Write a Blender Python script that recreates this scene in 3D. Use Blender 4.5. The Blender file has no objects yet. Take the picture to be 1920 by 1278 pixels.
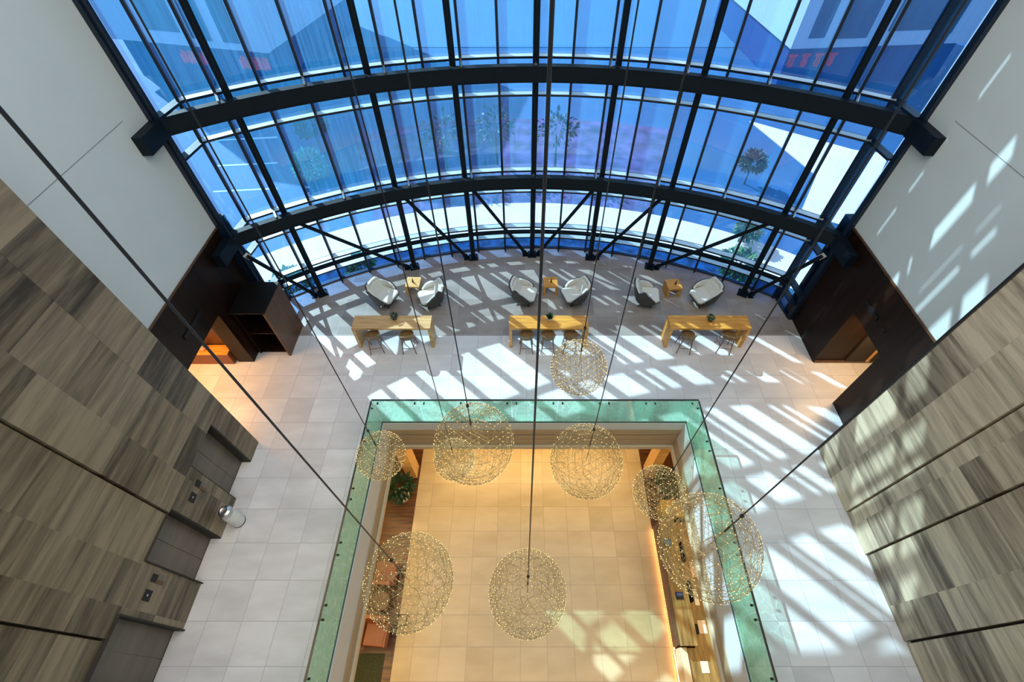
import bpy, math, random
from math import sin, cos, pi, radians as R, sqrt, hypot
from mathutils import Vector, Matrix
random.seed(7)
scn = bpy.context.scene
COL = scn.collection

# ---------------------------------------------------------------- camera
FPX, UC, VC, PITCH, CAMH = 879.5, 979.6, 558.6, 48.64, 12.0
cam = bpy.data.cameras.new('camera')
camo = bpy.data.objects.new('camera', cam)
COL.objects.link(camo)
cam.sensor_width = 36.0
cam.sensor_fit = 'HORIZONTAL'
cam.lens = FPX / 1920 * 36.0
cam.shift_x = (960 - UC) / 1920
cam.shift_y = -(639 - VC) / 1920
cam.clip_start = 0.05
cam.clip_end = 500
camo.location = (0, 0, CAMH)
camo.rotation_euler = (R(90 - PITCH), 0, 0)
scn.camera = camo

# ---------------------------------------------------------------- world, sun, exposure
scn.view_settings.view_transform = 'Standard'
scn.view_settings.look = 'None'
scn.view_settings.gamma = 1.0
scn.view_settings.use_curve_mapping = False
scn.view_settings.exposure = 0.0
scn.cycles.max_bounces = 10
scn.cycles.transparent_max_bounces = 24
scn.cycles.caustics_reflective = False
scn.cycles.caustics_refractive = False
scn.cycles.sample_clamp_indirect = 4.0

w = bpy.data.worlds.new('sky')
scn.world = w
w.use_nodes = True
wb = w.node_tree.nodes['Background']
wb.inputs[0].default_value = (0.88, 0.92, 1.0, 1)
wb.inputs[1].default_value = 1.45

SUN_AZ, SUN_EL = -42.0, 38.0
def lamp(kind, name, loc, energy, color, direction=None, **kw):
    l = bpy.data.lights.new(name, kind)
    l.energy = energy
    l.color = color
    for k, v in kw.items():
        setattr(l, k, v)
    o = bpy.data.objects.new(name, l)
    COL.objects.link(o)
    o.location = loc
    if direction is not None:
        o.rotation_euler = Vector(direction).to_track_quat('-Z', 'Y').to_euler()
    return o
sd = (cos(R(SUN_AZ)) * cos(R(SUN_EL)), sin(R(SUN_AZ)) * cos(R(SUN_EL)), -sin(R(SUN_EL)))
lamp('SUN', 'sun', (-20, 30, 30), 14.5, (1.0, 0.80, 0.62), sd, angle=R(0.5))
# added fill light under the unseen atrium ceiling, lifts the ambient level
lamp('AREA', 'ceiling_fill', (0.35, 3.5, 16.2), 1350, (0.97, 1.0, 0.97), (0, 0, -1), shape='RECTANGLE', size=14, size_y=12)
# warm downlights in the soffit around the lower lobby
for (x, y, sx, sy, e) in ((-4.6, 2.5, .8, 7, 110), (5.6, 2.5, 1.6, 7, 85), (0.35, 7.3, 7, 1.2, 170), (0.35, -2.6, 7, 1.0, 160)):
    lamp('AREA', 'soffit_downlight', (x, y, -1.75), e, (1.0, 0.67, 0.28), (0, 0, -1), shape='RECTANGLE', size=sx, size_y=sy)
lamp('AREA', 'passage_light_west', (-9.6, 7.0, 2.35), 120, (1.0, 0.50, 0.18), (0, 0, -1), shape='RECTANGLE', size=1.2, size_y=1.8)
lamp('AREA', 'passage_light_east', (9.6, 7.2, 2.3), 60, (1.0, 0.6, 0.25), (0, 0, -1), shape='RECTANGLE', size=1.0, size_y=1.0)
for y in (1.0, 2.6, 4.3):
    lamp('SPOT', 'elevator_downlight', (-5.6, y, 6.5), 95, (1.0, 0.66, 0.36), (0, 0, -1), spot_size=R(70), spot_blend=.8, shadow_soft_size=.1)

# ---------------------------------------------------------------- materials
def newmat(name):
    m = bpy.data.materials.new(name)
    m.use_nodes = True
    nt = m.node_tree
    return m, nt, nt.nodes['Principled BSDF']
def N(nt, t, **kw):
    n = nt.nodes.new(t)
    for k, v in kw.items():
        setattr(n, k, v)
    return n
def rgba(c):
    return (c[0], c[1], c[2], 1)
def plain(name, c, rough=.5, metal=0., noise=0.06, scale=6., emit=None, estr=1.):
    m, nt, b = newmat(name)
    b.inputs['Roughness'].default_value = rough
    b.inputs['Metallic'].default_value = metal
    tc = N(nt, 'ShaderNodeTexCoord')
    nz = N(nt, 'ShaderNodeTexNoise')
    nz.inputs['Scale'].default_value = scale
    nz.inputs['Detail'].default_value = 4
    rp = N(nt, 'ShaderNodeValToRGB')
    rp.color_ramp.elements[0].position = .3
    rp.color_ramp.elements[1].position = .7
    rp.color_ramp.elements[0].color = rgba([x * (1 - noise) for x in c])
    rp.color_ramp.elements[1].color = rgba([min(1, x * (1 + noise)) for x in c])
    nt.links.new(tc.outputs['Object'], nz.inputs['Vector'])
    nt.links.new(nz.outputs[0], rp.inputs[0])
    nt.links.new(rp.outputs[0], b.inputs['Base Color'])
    if metal == 0. and sum(c) < .04:
        b.inputs['Specular IOR Level'].default_value = .18
    if emit:
        b.inputs['Emission Color'].default_value = rgba(emit)
        b.inputs['Emission Strength'].default_value = estr
    return m
def wood(name, c1, c2, scale=(1, 14, 14), rough=.4, det=4):
    m, nt, b = newmat(name)
    tc = N(nt, 'ShaderNodeTexCoord')
    mp = N(nt, 'ShaderNodeMapping')
    mp.inputs['Scale'].default_value = scale
    nz = N(nt, 'ShaderNodeTexNoise')
    nz.inputs['Scale'].default_value = 1.6
    nz.inputs['Detail'].default_value = det
    rp = N(nt, 'ShaderNodeValToRGB')
    rp.color_ramp.elements[0].position = .32
    rp.color_ramp.elements[1].position = .68
    rp.color_ramp.elements[0].color = rgba(c1)
    rp.color_ramp.elements[1].color = rgba(c2)
    nt.links.new(tc.outputs['Object'], mp.inputs[0])
    nt.links.new(mp.outputs[0], nz.inputs['Vector'])
    nt.links.new(nz.outputs[0], rp.inputs[0])
    nt.links.new(rp.outputs[0], b.inputs['Base Color'])
    b.inputs['Roughness'].default_value = rough
    if sum(c2) < .05:
        b.inputs['Specular IOR Level'].default_value = .2
    return m
def tile_floor(name, c1, c2, size, ox, oy, line, rough, split=None, c3=None, c4=None, ior=1.45):
    """square tiles with thin joints; past y = split the tiles turn to another stone"""
    m, nt, b = newmat(name)
    L = nt.links.new
    tc = N(nt, 'ShaderNodeTexCoord')
    sp = N(nt, 'ShaderNodeSeparateXYZ')
    L(tc.outputs['Object'], sp.inputs[0])
    def mth(op, a, bb=None, c=None):
        n = N(nt, 'ShaderNodeMath', operation=op)
        for i, v in enumerate((a, bb, c)):
            if v is None:
                continue
            if isinstance(v, (int, float)):
                n.inputs[i].default_value = v
            else:
                L(v, n.inputs[i])
        return n.outputs[0]
    fx = mth('DIVIDE', mth('SUBTRACT', sp.outputs[0], ox), size)
    fy = mth('DIVIDE', mth('SUBTRACT', sp.outputs[1], oy), size)
    def joint(f):
        fr = mth('FRACT', f)
        d = mth('MINIMUM', fr, mth('SUBTRACT', 1.0, fr))
        return mth('LESS_THAN', d, .006 / size)
    jn = mth('MAXIMUM', joint(fx), joint(fy))
    cv = N(nt, 'ShaderNodeCombineXYZ')
    L(mth('FLOOR', fx), cv.inputs[0]); L(mth('FLOOR', fy), cv.inputs[1])
    wn = N(nt, 'ShaderNodeTexWhiteNoise', noise_dimensions='2D')
    L(cv.outputs[0], wn.inputs['Vector'])
    mp = N(nt, 'ShaderNodeMapping'); mp.inputs['Scale'].default_value = (1, 3.0, 1)
    L(tc.outputs['Object'], mp.inputs[0])
    ad = N(nt, 'ShaderNodeVectorMath', operation='ADD')
    L(mp.outputs[0], ad.inputs[0]); L(wn.outputs['Color'], ad.inputs[1])
    nz = N(nt, 'ShaderNodeTexNoise'); nz.inputs['Scale'].default_value = .9; nz.inputs['Detail'].default_value = 6
    L(ad.outputs[0], nz.inputs['Vector'])
    fac = mth('ADD', mth('MULTIPLY', nz.outputs[0], .9), mth('MULTIPLY', wn.outputs['Value'], .28))
    def ramp(a, bb):
        rp = N(nt, 'ShaderNodeValToRGB')
        rp.color_ramp.elements[0].position = .38; rp.color_ramp.elements[1].position = .78
        rp.color_ramp.elements[0].color = rgba(a); rp.color_ramp.elements[1].color = rgba(bb)
        L(fac, rp.inputs[0])
        return rp.outputs[0]
    col = ramp(c1, c2)
    if split is not None:
        mx = N(nt, 'ShaderNodeMixRGB')
        L(mth('GREATER_THAN', sp.outputs[1], split), mx.inputs[0]); L(col, mx.inputs[1]); L(ramp(c3, c4), mx.inputs[2])
        col = mx.outputs[0]
    mx = N(nt, 'ShaderNodeMixRGB')
    L(mth('MULTIPLY', jn, .75), mx.inputs[0]); L(col, mx.inputs[1]); mx.inputs[2].default_value = rgba(line)
    L(mx.outputs[0], b.inputs['Base Color'])
    b.inputs['Roughness'].default_value = rough
    b.inputs['IOR'].default_value = ior
    return m
def stone_wall(name, lo, hi, rough=.45):
    """banded travertine: each tile (a face) carries its own tone, streaks run level"""
    m, nt, b = newmat(name)
    L = nt.links.new
    at = N(nt, 'ShaderNodeAttribute', attribute_name='tone')
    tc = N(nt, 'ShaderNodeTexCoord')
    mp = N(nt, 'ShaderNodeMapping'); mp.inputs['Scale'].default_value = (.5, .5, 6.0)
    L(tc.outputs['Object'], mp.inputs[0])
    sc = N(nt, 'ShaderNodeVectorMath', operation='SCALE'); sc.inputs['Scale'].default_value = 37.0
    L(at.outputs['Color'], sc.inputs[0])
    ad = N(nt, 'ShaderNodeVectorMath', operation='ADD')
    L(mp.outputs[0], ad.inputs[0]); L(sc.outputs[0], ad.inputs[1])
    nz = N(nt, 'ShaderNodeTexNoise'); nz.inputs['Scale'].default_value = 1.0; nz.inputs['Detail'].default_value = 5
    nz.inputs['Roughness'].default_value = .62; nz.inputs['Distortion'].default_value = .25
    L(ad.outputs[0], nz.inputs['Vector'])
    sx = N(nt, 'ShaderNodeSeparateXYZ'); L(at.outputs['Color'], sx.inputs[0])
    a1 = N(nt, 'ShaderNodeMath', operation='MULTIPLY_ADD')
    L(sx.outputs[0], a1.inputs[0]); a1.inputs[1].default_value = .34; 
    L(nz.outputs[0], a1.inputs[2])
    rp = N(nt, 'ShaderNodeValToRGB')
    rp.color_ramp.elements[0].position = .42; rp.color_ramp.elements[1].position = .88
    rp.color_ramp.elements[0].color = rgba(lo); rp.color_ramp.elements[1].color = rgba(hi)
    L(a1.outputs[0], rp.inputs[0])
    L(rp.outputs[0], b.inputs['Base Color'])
    b.inputs['Roughness'].default_value = rough
    return m
def glass(name, tint, ior=1.5, rough=0.0, lines=0.0, extra=0.0, dust=0.0):
    m = bpy.data.materials.new(name)
    m.use_nodes = True
    nt = m.node_tree
    nt.nodes.clear()
    L = nt.links.new
    out = N(nt, 'ShaderNodeOutputMaterial')
    tr = N(nt, 'ShaderNodeBsdfTransparent'); tr.inputs[0].default_value = rgba(tint)
    gl = N(nt, 'ShaderNodeBsdfGlossy'); gl.inputs['Roughness'].default_value = rough
    gl.inputs['Color'].default_value = (.9, .95, 1, 1)
    fr = N(nt, 'ShaderNodeFresnel'); fr.inputs[0].default_value = ior
    ad = N(nt, 'ShaderNodeMath', operation='ADD'); ad.use_clamp = True
    L(fr.outputs[0], ad.inputs[0]); ad.inputs[1].default_value = extra
    ge = N(nt, 'ShaderNodeNewGeometry')
    iv = N(nt, 'ShaderNodeMath', operation='SUBTRACT'); iv.inputs[0].default_value = 1.0; L(ge.outputs['Backfacing'], iv.inputs[1])
    fm = N(nt, 'ShaderNodeMath', operation='MULTIPLY'); L(ad.outputs[0], fm.inputs[0]); L(iv.outputs[0], fm.inputs[1])
    mx = N(nt, 'ShaderNodeMixShader')
    L(fm.outputs[0], mx.inputs[0]); L(tr.outputs[0], mx.inputs[1]); L(gl.outputs[0], mx.inputs[2])
    fin = mx.outputs[0]
    if dust:                     # thin film of dust on the outside, in vertical run marks, catches the sun
        tc = N(nt, 'ShaderNodeTexCoord')
        mp = N(nt, 'ShaderNodeMapping'); mp.inputs['Scale'].default_value = (16, 16, .35)
        L(tc.outputs['Object'], mp.inputs[0])
        nz = N(nt, 'ShaderNodeTexNoise'); nz.inputs['Scale'].default_value = 1.4; nz.inputs['Detail'].default_value = 4
        L(mp.outputs[0], nz.inputs['Vector'])
        ds = N(nt, 'ShaderNodeMath', operation='MULTIPLY'); ds.inputs[1].default_value = dust * 2
        L(nz.outputs[0], ds.inputs[0])
        tl = N(nt, 'ShaderNodeBsdfTranslucent'); tl.inputs[0].default_value = (.07, .42, .85, 1)
        m3 = N(nt, 'ShaderNodeMixShader')
        L(ds.outputs[0], m3.inputs[0]); L(fin, m3.inputs[1]); L(tl.outputs[0], m3.inputs[2])
        fin = m3.outputs[0]
    if lines:
        tc = N(nt, 'ShaderNodeTexCoord')
        vo = N(nt, 'ShaderNodeTexVoronoi', feature='DISTANCE_TO_EDGE'); vo.inputs['Scale'].default_value = 4.5
        L(tc.outputs['Object'], vo.inputs['Vector'])
        lt = N(nt, 'ShaderNodeMath', operation='GREATER_THAN'); lt.inputs[1].default_value = .028
        L(vo.outputs['Distance'], lt.inputs[0])
        mu = N(nt, 'ShaderNodeMath', operation='MULTIPLY'); mu.inputs[1].default_value = lines
        L(lt.outputs[0], mu.inputs[0])
        df = N(nt, 'ShaderNodeBsdfDiffuse'); df.inputs[0].default_value = (.30, .80, .56, 1)
        tl = N(nt, 'ShaderNodeBsdfTranslucent'); tl.inputs[0].default_value = (.30, .80, .56, 1)
        m4 = N(nt, 'ShaderNodeMixShader'); m4.inputs[0].default_value = .5
        L(df.outputs[0], m4.inputs[1]); L(tl.outputs[0], m4.inputs[2])
        m2 = N(nt, 'ShaderNodeMixShader')
        L(mu.outputs[0], m2.inputs[0]); L(fin, m2.inputs[1]); L(m4.outputs[0], m2.inputs[2])
        fin = m2.outputs[0]
    L(fin, out.inputs[0])
    return m

M = {}
M['marble'] = tile_floor('pale_marble_tiles', (.62, .60, .60), (.80, .78, .78), .758, -5.19, 4.466, (.42, .40, .42), .28,
                         8.97, (.27, .225, .20), (.39, .34, .305))
M['gold_tile'] = tile_floor('honed_cream_tiles', (.56, .43, .24), (.68, .54, .33), .758, .70, 4.395, (.36, .28, .18), .22)
M['white_wall'] = plain('white_plaster', (.66, .70, .68), .6, noise=.02, scale=1.5)
M['seam'] = plain('seam_grey', (.3, .31, .31), .7)
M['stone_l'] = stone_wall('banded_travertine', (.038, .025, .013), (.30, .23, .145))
M['stone_r'] = stone_wall('banded_travertine_sunlit', (.11, .072, .042), (.68, .54, .37))  # same stone as the left wall, with its sunlight mixed into the colour
M['groove'] = plain('shadow_gap', (.035, .028, .022), .8)
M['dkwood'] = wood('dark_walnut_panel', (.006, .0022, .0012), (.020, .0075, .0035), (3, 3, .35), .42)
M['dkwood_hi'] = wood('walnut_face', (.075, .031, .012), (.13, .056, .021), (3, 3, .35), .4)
M['blackwood'] = plain('black_stained_top', (.006, .005, .005), .5)
M['oak'] = wood('golden_oak', (.52, .215, .028), (.78, .37, .06), (1, 9, 9), .36)
M['oak_pale'] = wood('pale_oak', (.62, .33, .10), (.84, .52, .20), (1, 9, 9), .36)
M['oak_mid'] = wood('tan_oak', (.50, .27, .09), (.72, .44, .18), (1, 9, 9), .36)
M['stoolwood'] = wood('olive_brown_beech', (.14, .082, .033), (.27, .16, .065), (9, 9, 2), .45)
M['stoolleg'] = wood('reddish_beech', (.16, .075, .04), (.27, .13, .07), (9, 9, 1), .45)
M['steel'] = plain('blue_black_painted_steel', (.004, .009, .015), .5, noise=.1)
M['mullion'] = plain('dark_blue_aluminium', (.005, .014, .032), .4, noise=.1)
M['sunlit_sill'] = plain('sunlit_aluminium_sill', (.62, .68, .70), .3, .4, noise=.04)  # light metal transom top, the sun lying on it put into the colour
M['glass'] = glass('blue_tinted_glass', (.60, .82, 1.0), 1.52, extra=.05, dust=.085)
M['glass_low'] = glass('deep_blue_glass', (.30, .55, .92), 1.52)
M['glass_green'] = glass('green_rail_glass', (.80, .96, .87), 1.5, lines=.26)
M['railtop'] = plain('dark_bronze_rail_edge', (.05, .055, .05), .3, .6)
M['chrome'] = plain('brushed_steel', (.55, .55, .55), .25, 1.0, noise=.05)
M['white_fascia'] = plain('white_fascia_paint', (.72, .76, .78), .5, noise=.02)
M['tan'] = wood('tan_grooved_fascia', (.42, .31, .19), (.52, .40, .26), (.4, .4, 10), .45)
M['cream'] = plain('cream_edge_strip', (.74, .60, .40), .5, noise=.03)
M['door'] = wood('taupe_lift_door', (.115, .088, .068), (.17, .135, .105), (3, .4, 2), .35)
M['black'] = plain('black_plastic', (.012, .012, .014), .35)
M['paper'] = plain('pinkish_paper', (.75, .6, .5), .7, noise=.04)
M['white'] = plain('white_glaze', (.8, .78, .74), .4)
M['cream_leather'] = plain('cream_leather', (.72, .70, .64), .5, noise=.04, scale=12)
M['shellblack'] = plain('charcoal_shell', (.045, .043, .04), .45, noise=.15, scale=30)
M['leaf'] = plain('dark_green_leaf', (.013, .05, .016), .5, noise=.5, scale=20)
M['leaf_ext'] = plain('garden_leaf', (.07, .22, .06), .6, noise=.6, scale=6)
M['leaf_teal'] = plain('teal_leaf', (.03, .33, .36), .6, noise=.4, scale=8)
M['leaf_dim'] = plain('shaded_tree_leaf', (.035, .085, .10), .6, noise=.5, scale=8)
M['bark'] = plain('bark', (.08, .05, .035), .8)
M['soil'] = plain('soil', (.03, .02, .015), .9)
M['copper'] = plain('dark_pot_copper', (.10, .06, .03), .4, .3)
M['led'] = plain('warm_led', (1, .85, .5), .4, emit=(1.0, .70, .26), estr=3.2)
M['wire'] = plain('polished_wire', (.50, .355, .14), .34, .25, noise=.1)
M['cable'] = plain('black_cable', (.014, .014, .016), .4)
M['floorwood'] = wood('lobby_plank_floor', (.035, .012, .005), (.17, .066, .022), (.6, 7, 1), .35, det=6)
M['worktop'] = wood('veined_counter_top', (.13, .075, .02), (.34, .22, .07), (8, 1.0, 8), .35, det=6)
M['deskpanel'] = wood('ribbed_desk_front', (.03, .014, .01), (.09, .045, .03), (.5, 30, .5), .4)
M['amberstrip'] = plain('amber_led_strip', (1, .5, .2), .5, emit=(1.0, .42, .14), estr=10.0)
M['tan_leather'] = plain('cognac_leather', (.24, .075, .03), .45, noise=.12)
M['rug'] = plain('dark_moss_rug', (.045, .05, .022), .95, noise=.35, scale=25)
M['blue_bowl'] = plain('blue_glazed_bowl', (.06, .17, .30), .2)
M['yellow'] = plain('mustard_laminate', (.52, .33, .05), .5)
M['shade'] = plain('white_lamp_shade', (.9, .85, .75), .6, emit=(1, .82, .6), estr=2.5)
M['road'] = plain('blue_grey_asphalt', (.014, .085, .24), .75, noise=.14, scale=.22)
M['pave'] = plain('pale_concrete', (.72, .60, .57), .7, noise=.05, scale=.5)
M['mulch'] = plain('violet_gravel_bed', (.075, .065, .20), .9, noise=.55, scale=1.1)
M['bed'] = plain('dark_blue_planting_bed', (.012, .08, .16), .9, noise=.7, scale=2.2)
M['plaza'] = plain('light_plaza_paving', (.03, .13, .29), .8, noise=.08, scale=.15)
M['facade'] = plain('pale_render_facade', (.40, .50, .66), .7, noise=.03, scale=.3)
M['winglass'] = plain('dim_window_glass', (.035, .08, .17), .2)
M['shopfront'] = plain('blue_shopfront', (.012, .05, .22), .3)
M['redsign'] = plain('red_sign_paint', (.85, .05, .12), .5)
M['lane'] = plain('lane_marking', (.45, .62, .80), .7)

# ---------------------------------------------------------------- mesh helpers
class MB:
    def __init__(s):
        s.v = []; s.f = []; s.tone = []
    def add(s, vs, fs, tone=None):
        b = len(s.v)
        s.v += [tuple(p) for p in vs]
        for f in fs:
            s.f.append(tuple(b + i for i in f)); s.tone.append(tone)
        return s
    def box(s, x0, x1, y0, y1, z0, z1, tone=None):
        vs = [(x, y, z) for z in (z0, z1) for y in (y0, y1) for x in (x0, x1)]
        return s.add(vs, [(0, 2, 3, 1), (4, 5, 7, 6), (0, 1, 5, 4), (2, 6, 7, 3), (0, 4, 6, 2), (1, 3, 7, 5)], tone)
    def prism(s, poly, z0, z1):
        n = len(poly)
        a = sum(poly[i][0] * poly[(i + 1) % n][1] - poly[(i + 1) % n][0] * poly[i][1] for i in range(n))
        if a < 0:
            poly = poly[::-1]
        vs = [(p[0], p[1], z0) for p in poly] + [(p[0], p[1], z1) for p in poly]
        fs = [tuple(range(n - 1, -1, -1)), tuple(range(n, 2 * n))]
        fs += [(i, (i + 1) % n, n + (i + 1) % n, n + i) for i in range(n)]
        return s.add(vs, fs)
    def hull(s, bot, top):
        n = len(bot)
        fs = [tuple(range(n - 1, -1, -1)), tuple(range(n, 2 * n))]
        fs += [(i, (i + 1) % n, n + (i + 1) % n, n + i) for i in range(n)]
        return s.add(list(bot) + list(top), fs)
    def tube(s, p0, p1, r0, r1=None, n=8, caps=True):
        r1 = r0 if r1 is None else r1
        p0, p1 = Vector(p0), Vector(p1)
        d = (p1 - p0)
        if d.length < 1e-9:
            return s
        d.normalize()
        a = d.orthogonal().normalized(); b = d.cross(a)
        vs = [p0 + (a * cos(2 * pi * i / n) + b * sin(2 * pi * i / n)) * r0 for i in range(n)]
        vs += [p1 + (a * cos(2 * pi * i / n) + b * sin(2 * pi * i / n)) * r1 for i in range(n)]
        fs = [(i, (i + 1) % n, n + (i + 1) % n, n + i) for i in range(n)]
        if caps:
            fs += [tuple(range(n - 1, -1, -1)), tuple(range(n, 2 * n))]
        return s.add(vs, fs)
    def bar(s, p0, p1, w, h, up=(0, 0, 1)):
        """rectangular bar from p0 to p1, width w across, height h along up"""
        p0, p1 = Vector(p0), Vector(p1)
        d = (p1 - p0).normalized()
        u = Vector(up)
        side = d.cross(u).normalized()
        u = side.cross(d).normalized()
        c = [(-1, -1), (1, -1), (1, 1), (-1, 1)]
        a = [p0 + side * (w / 2 * i) + u * (h / 2 * j) for i, j in c]
        b = [p1 + side * (w / 2 * i) + u * (h / 2 * j) for i, j in c]
        return s.hull(a, b)
    def lathe(s, prof, c=(0, 0, 0), n=24):
        vs = []; fs = []
        for r, z in prof:
            for i in range(n):
                t = 2 * pi * i / n
                vs.append((c[0] + r * cos(t), c[1] + r * sin(t), c[2] + z))
        for k in range(len(prof) - 1):
            for i in range(n):
                j = (i + 1) % n
                fs.append((k * n + i, k * n + j, (k + 1) * n + j, (k + 1) * n + i))
        fs.append(tuple(range(n - 1, -1, -1)))
        fs.append(tuple((len(prof) - 1) * n + i for i in range(n)))
        return s.add(vs, fs)
    def arcbox(s, c, r0, r1, a0, a1, z0, z1, n=24):
        """curved bar; angles in degrees measured from +y towards +x"""
        vs = []; fs = []
        for i in range(n + 1):
            t = R(a0 + (a1 - a0) * i / n)
            for r in (r0, r1):
                for z in (z0, z1):
                    vs.append((c[0] + r * sin(t), c[1] + r * cos(t), z))
        for i in range(n):
            k = i * 4; q = k + 4
            fs += [(k, k + 1, q + 1, q), (k + 2, q + 2, q + 3, k + 3), (k + 1, k + 3, q + 3, q + 1), (k, q, q + 2, k + 2)]
        e = n * 4
        fs += [(0, 2, 3, 1), (e, e + 1, e + 3, e + 2)]
        return s.add(vs, fs)
    def build(s, name, mat, parent=None, smooth=False, bevel=0.0, kind=None, label=None):
        me = bpy.data.meshes.new(name)
        off = Vector((0, 0, 0))
        p = parent
        while p is not None:
            off += p.location; p = p.parent
        me.from_pydata([tuple(Vector(v) - off) for v in s.v], [], s.f)
        me.update()
        if any(t is not None for t in s.tone):
            at = me.attributes.new('tone', 'FLOAT_COLOR', 'CORNER')
            k = 0
            for poly, t in zip(me.polygons, s.tone):
                t = t or (.5, .5, .5)
                for _ in range(poly.loop_total):
                    at.data[k].color = (t[0], t[1], t[2], 1); k += 1
        if isinstance(mat, str):
            mat = M[mat]
        me.materials.append(mat)
        if smooth:
            me.polygons.foreach_set('use_smooth', [True] * len(me.polygons))
            try:
                me.set_sharp_from_angle(angle=R(38))
            except Exception:
                pass
        o = bpy.data.objects.new(name, me)
        COL.objects.link(o)
        if parent is not None:
            o.parent = parent
        if bevel:
            bm = o.modifiers.new('edge', 'BEVEL'); bm.width = bevel; bm.segments = 2; bm.limit_method = 'ANGLE'
        if kind:
            o['kind'] = kind
        if label:
            o['label'] = label
        return o
def thing(name, label, cat, loc=(0, 0, 0), rz=0., group=None):
    o = bpy.data.objects.new(name, None)
    o.empty_display_size = .2
    COL.objects.link(o)
    o.location = loc
    o.rotation_euler = (0, 0, rz)
    o['label'] = label; o['category'] = cat
    if group:
        o['group'] = group
    return o
def struct_empty(name, loc=(0, 0, 0)):
    o = bpy.data.objects.new(name, None)
    COL.objects.link(o); o.location = loc; o['kind'] = 'structure'
    return o
def tag(o, label, cat, group=None):
    o['label'] = label; o['category'] = cat
    if group:
        o['group'] = group
    return o
def struct(name, mb, mat, **kw):
    return mb.build(name, mat, kind='structure', **kw)
def dup(root, loc, rz=None, label=None, group=None):
    r = root.copy(); COL.objects.link(r); r.location = loc
    if rz is not None:
        r.rotation_euler = (0, 0, rz)
    if label:
        r['label'] = label
    if group:
        r['group'] = group
    for ch in list(root.children):
        c = ch.copy(); COL.objects.link(c); c.parent = r
        for g in list(ch.children):
            d = g.copy(); COL.objects.link(d); d.parent = c
    return r

# ---------------------------------------------------------------- room dimensions
CX, CY = 0.35, -1.72            # centre of the curved front
RG = 14.85                      # glass radius
RB = 14.15                      # inner face of ring beams
XL, XR = -8.13, 8.80            # side walls
SL, SR = -7.08, 7.85            # stone wall faces
YL, YR = 5.42, 5.23             # stone wall corners
ZTOP = 16.4
VX0, VX1, VY0, VY1 = -3.90, 4.55, -2.0, 6.03   # opening to the lower lobby
ZLOW = -4.45
def P(a, r, z=None):
    t = R(a)
    q = (CX + r * sin(t), CY + r * cos(t))
    return q if z is None else (q[0], q[1], z)

# mezzanine floor slab with the opening
m = MB()
m.box(-12.2, VX0, -5, VY1, -.42, 0)
m.box(VX1, 12.2, -5, VY1, -.42, 0)
m.box(VX0, VX1, -5, VY0, -.42, 0)
arc = [P(a, RG + .12) for a in range(-36, 37, 2)]
m.prism([(-12.2, VY1), (12.2, VY1), (12.2, 9.75), (XR + .1, 9.75)] + arc[::-1] + [(XL - .1, 9.75), (-12.2, 9.75)], -.42, 0)
struct('floor', m, 'marble')
struct('ceiling', MB().box(-12.5, 13, -5.2, 15, ZTOP, ZTOP + .3), 'white_wall')
struct('wall_back', MB().box(-12.2, 12.2, -5.2, -5.0, -.42, ZTOP), 'white_wall')

# white upper walls and dark timber lower walls
for side, x, s in (('left', XL, -1), ('right', XR, 1)):
    m = MB()
    xo = x + s * .5
    m.box(min(x, xo), max(x, xo), -5, 9.66, 3.90, ZTOP)
    wl = struct('wall_%s_upper' % side, m, 'white_wall')
    m = MB()
    for z in (7.22, 12.0):
        m.box(min(x - s * .003, x + s * .01), max(x - s * .003, x + s * .01), -5, 9.0, z - .008, z + .008)
    m.build('panel_seam', 'seam', wl)
    m = MB()
    y0, zt = (4.2, 2.25) if s < 0 else (6.59, 2.37)
    xi = x + s * .03
    a, b = min(xi, xo), max(xi, xo)
    m.box(a, b, 7.98, 10.2, 0, 3.90)
    m.box(a, b, y0, 7.98, zt, 3.90)
    m.box(a, b, 3.0, y0, 0, 3.90)
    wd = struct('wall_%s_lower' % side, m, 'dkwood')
    MB().box(min(x - s * .02, x + s * .05), max(x - s * .02, x + s * .05), 3.0, 9.66, 3.86, 3.915).build('top_trim', 'cream' if s > 0 else 'seam', wd).data.materials[0] = M['dkwood_hi']

# passages behind the side openings
m = MB().box(-12.2, -8.63, 8.25, 8.45, 0, 3.9).box(-12.2, -12.0, 3.0, 8.3, 0, 3.9).box(-12.2, -8.6, 3.0, 3.1, 0, 3.9)
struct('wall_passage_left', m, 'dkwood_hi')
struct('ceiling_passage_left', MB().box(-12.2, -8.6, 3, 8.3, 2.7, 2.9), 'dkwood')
m = MB().box(9.3, 12.2, 7.98, 8.2, 0, 3.9).box(12.0, 12.2, 3.0, 8.0, 0, 3.9).box(9.3, 12.2, 5.6, 5.8, 0, 3.9)
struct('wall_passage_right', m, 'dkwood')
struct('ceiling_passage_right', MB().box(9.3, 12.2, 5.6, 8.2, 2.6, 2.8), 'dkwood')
struct('trim_1', MB().box(8.85, 11.9, 7.94, 7.98, 0, .10), 'dkwood_hi')
struct('door_4', MB().box(9.75, 11.2, 7.93, 7.985, .10, 2.1), 'groove')
struct('trim_2', MB().box(10.35, 10.42, 7.90, 7.975, .10, 2.1), 'oak_pale')

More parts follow.
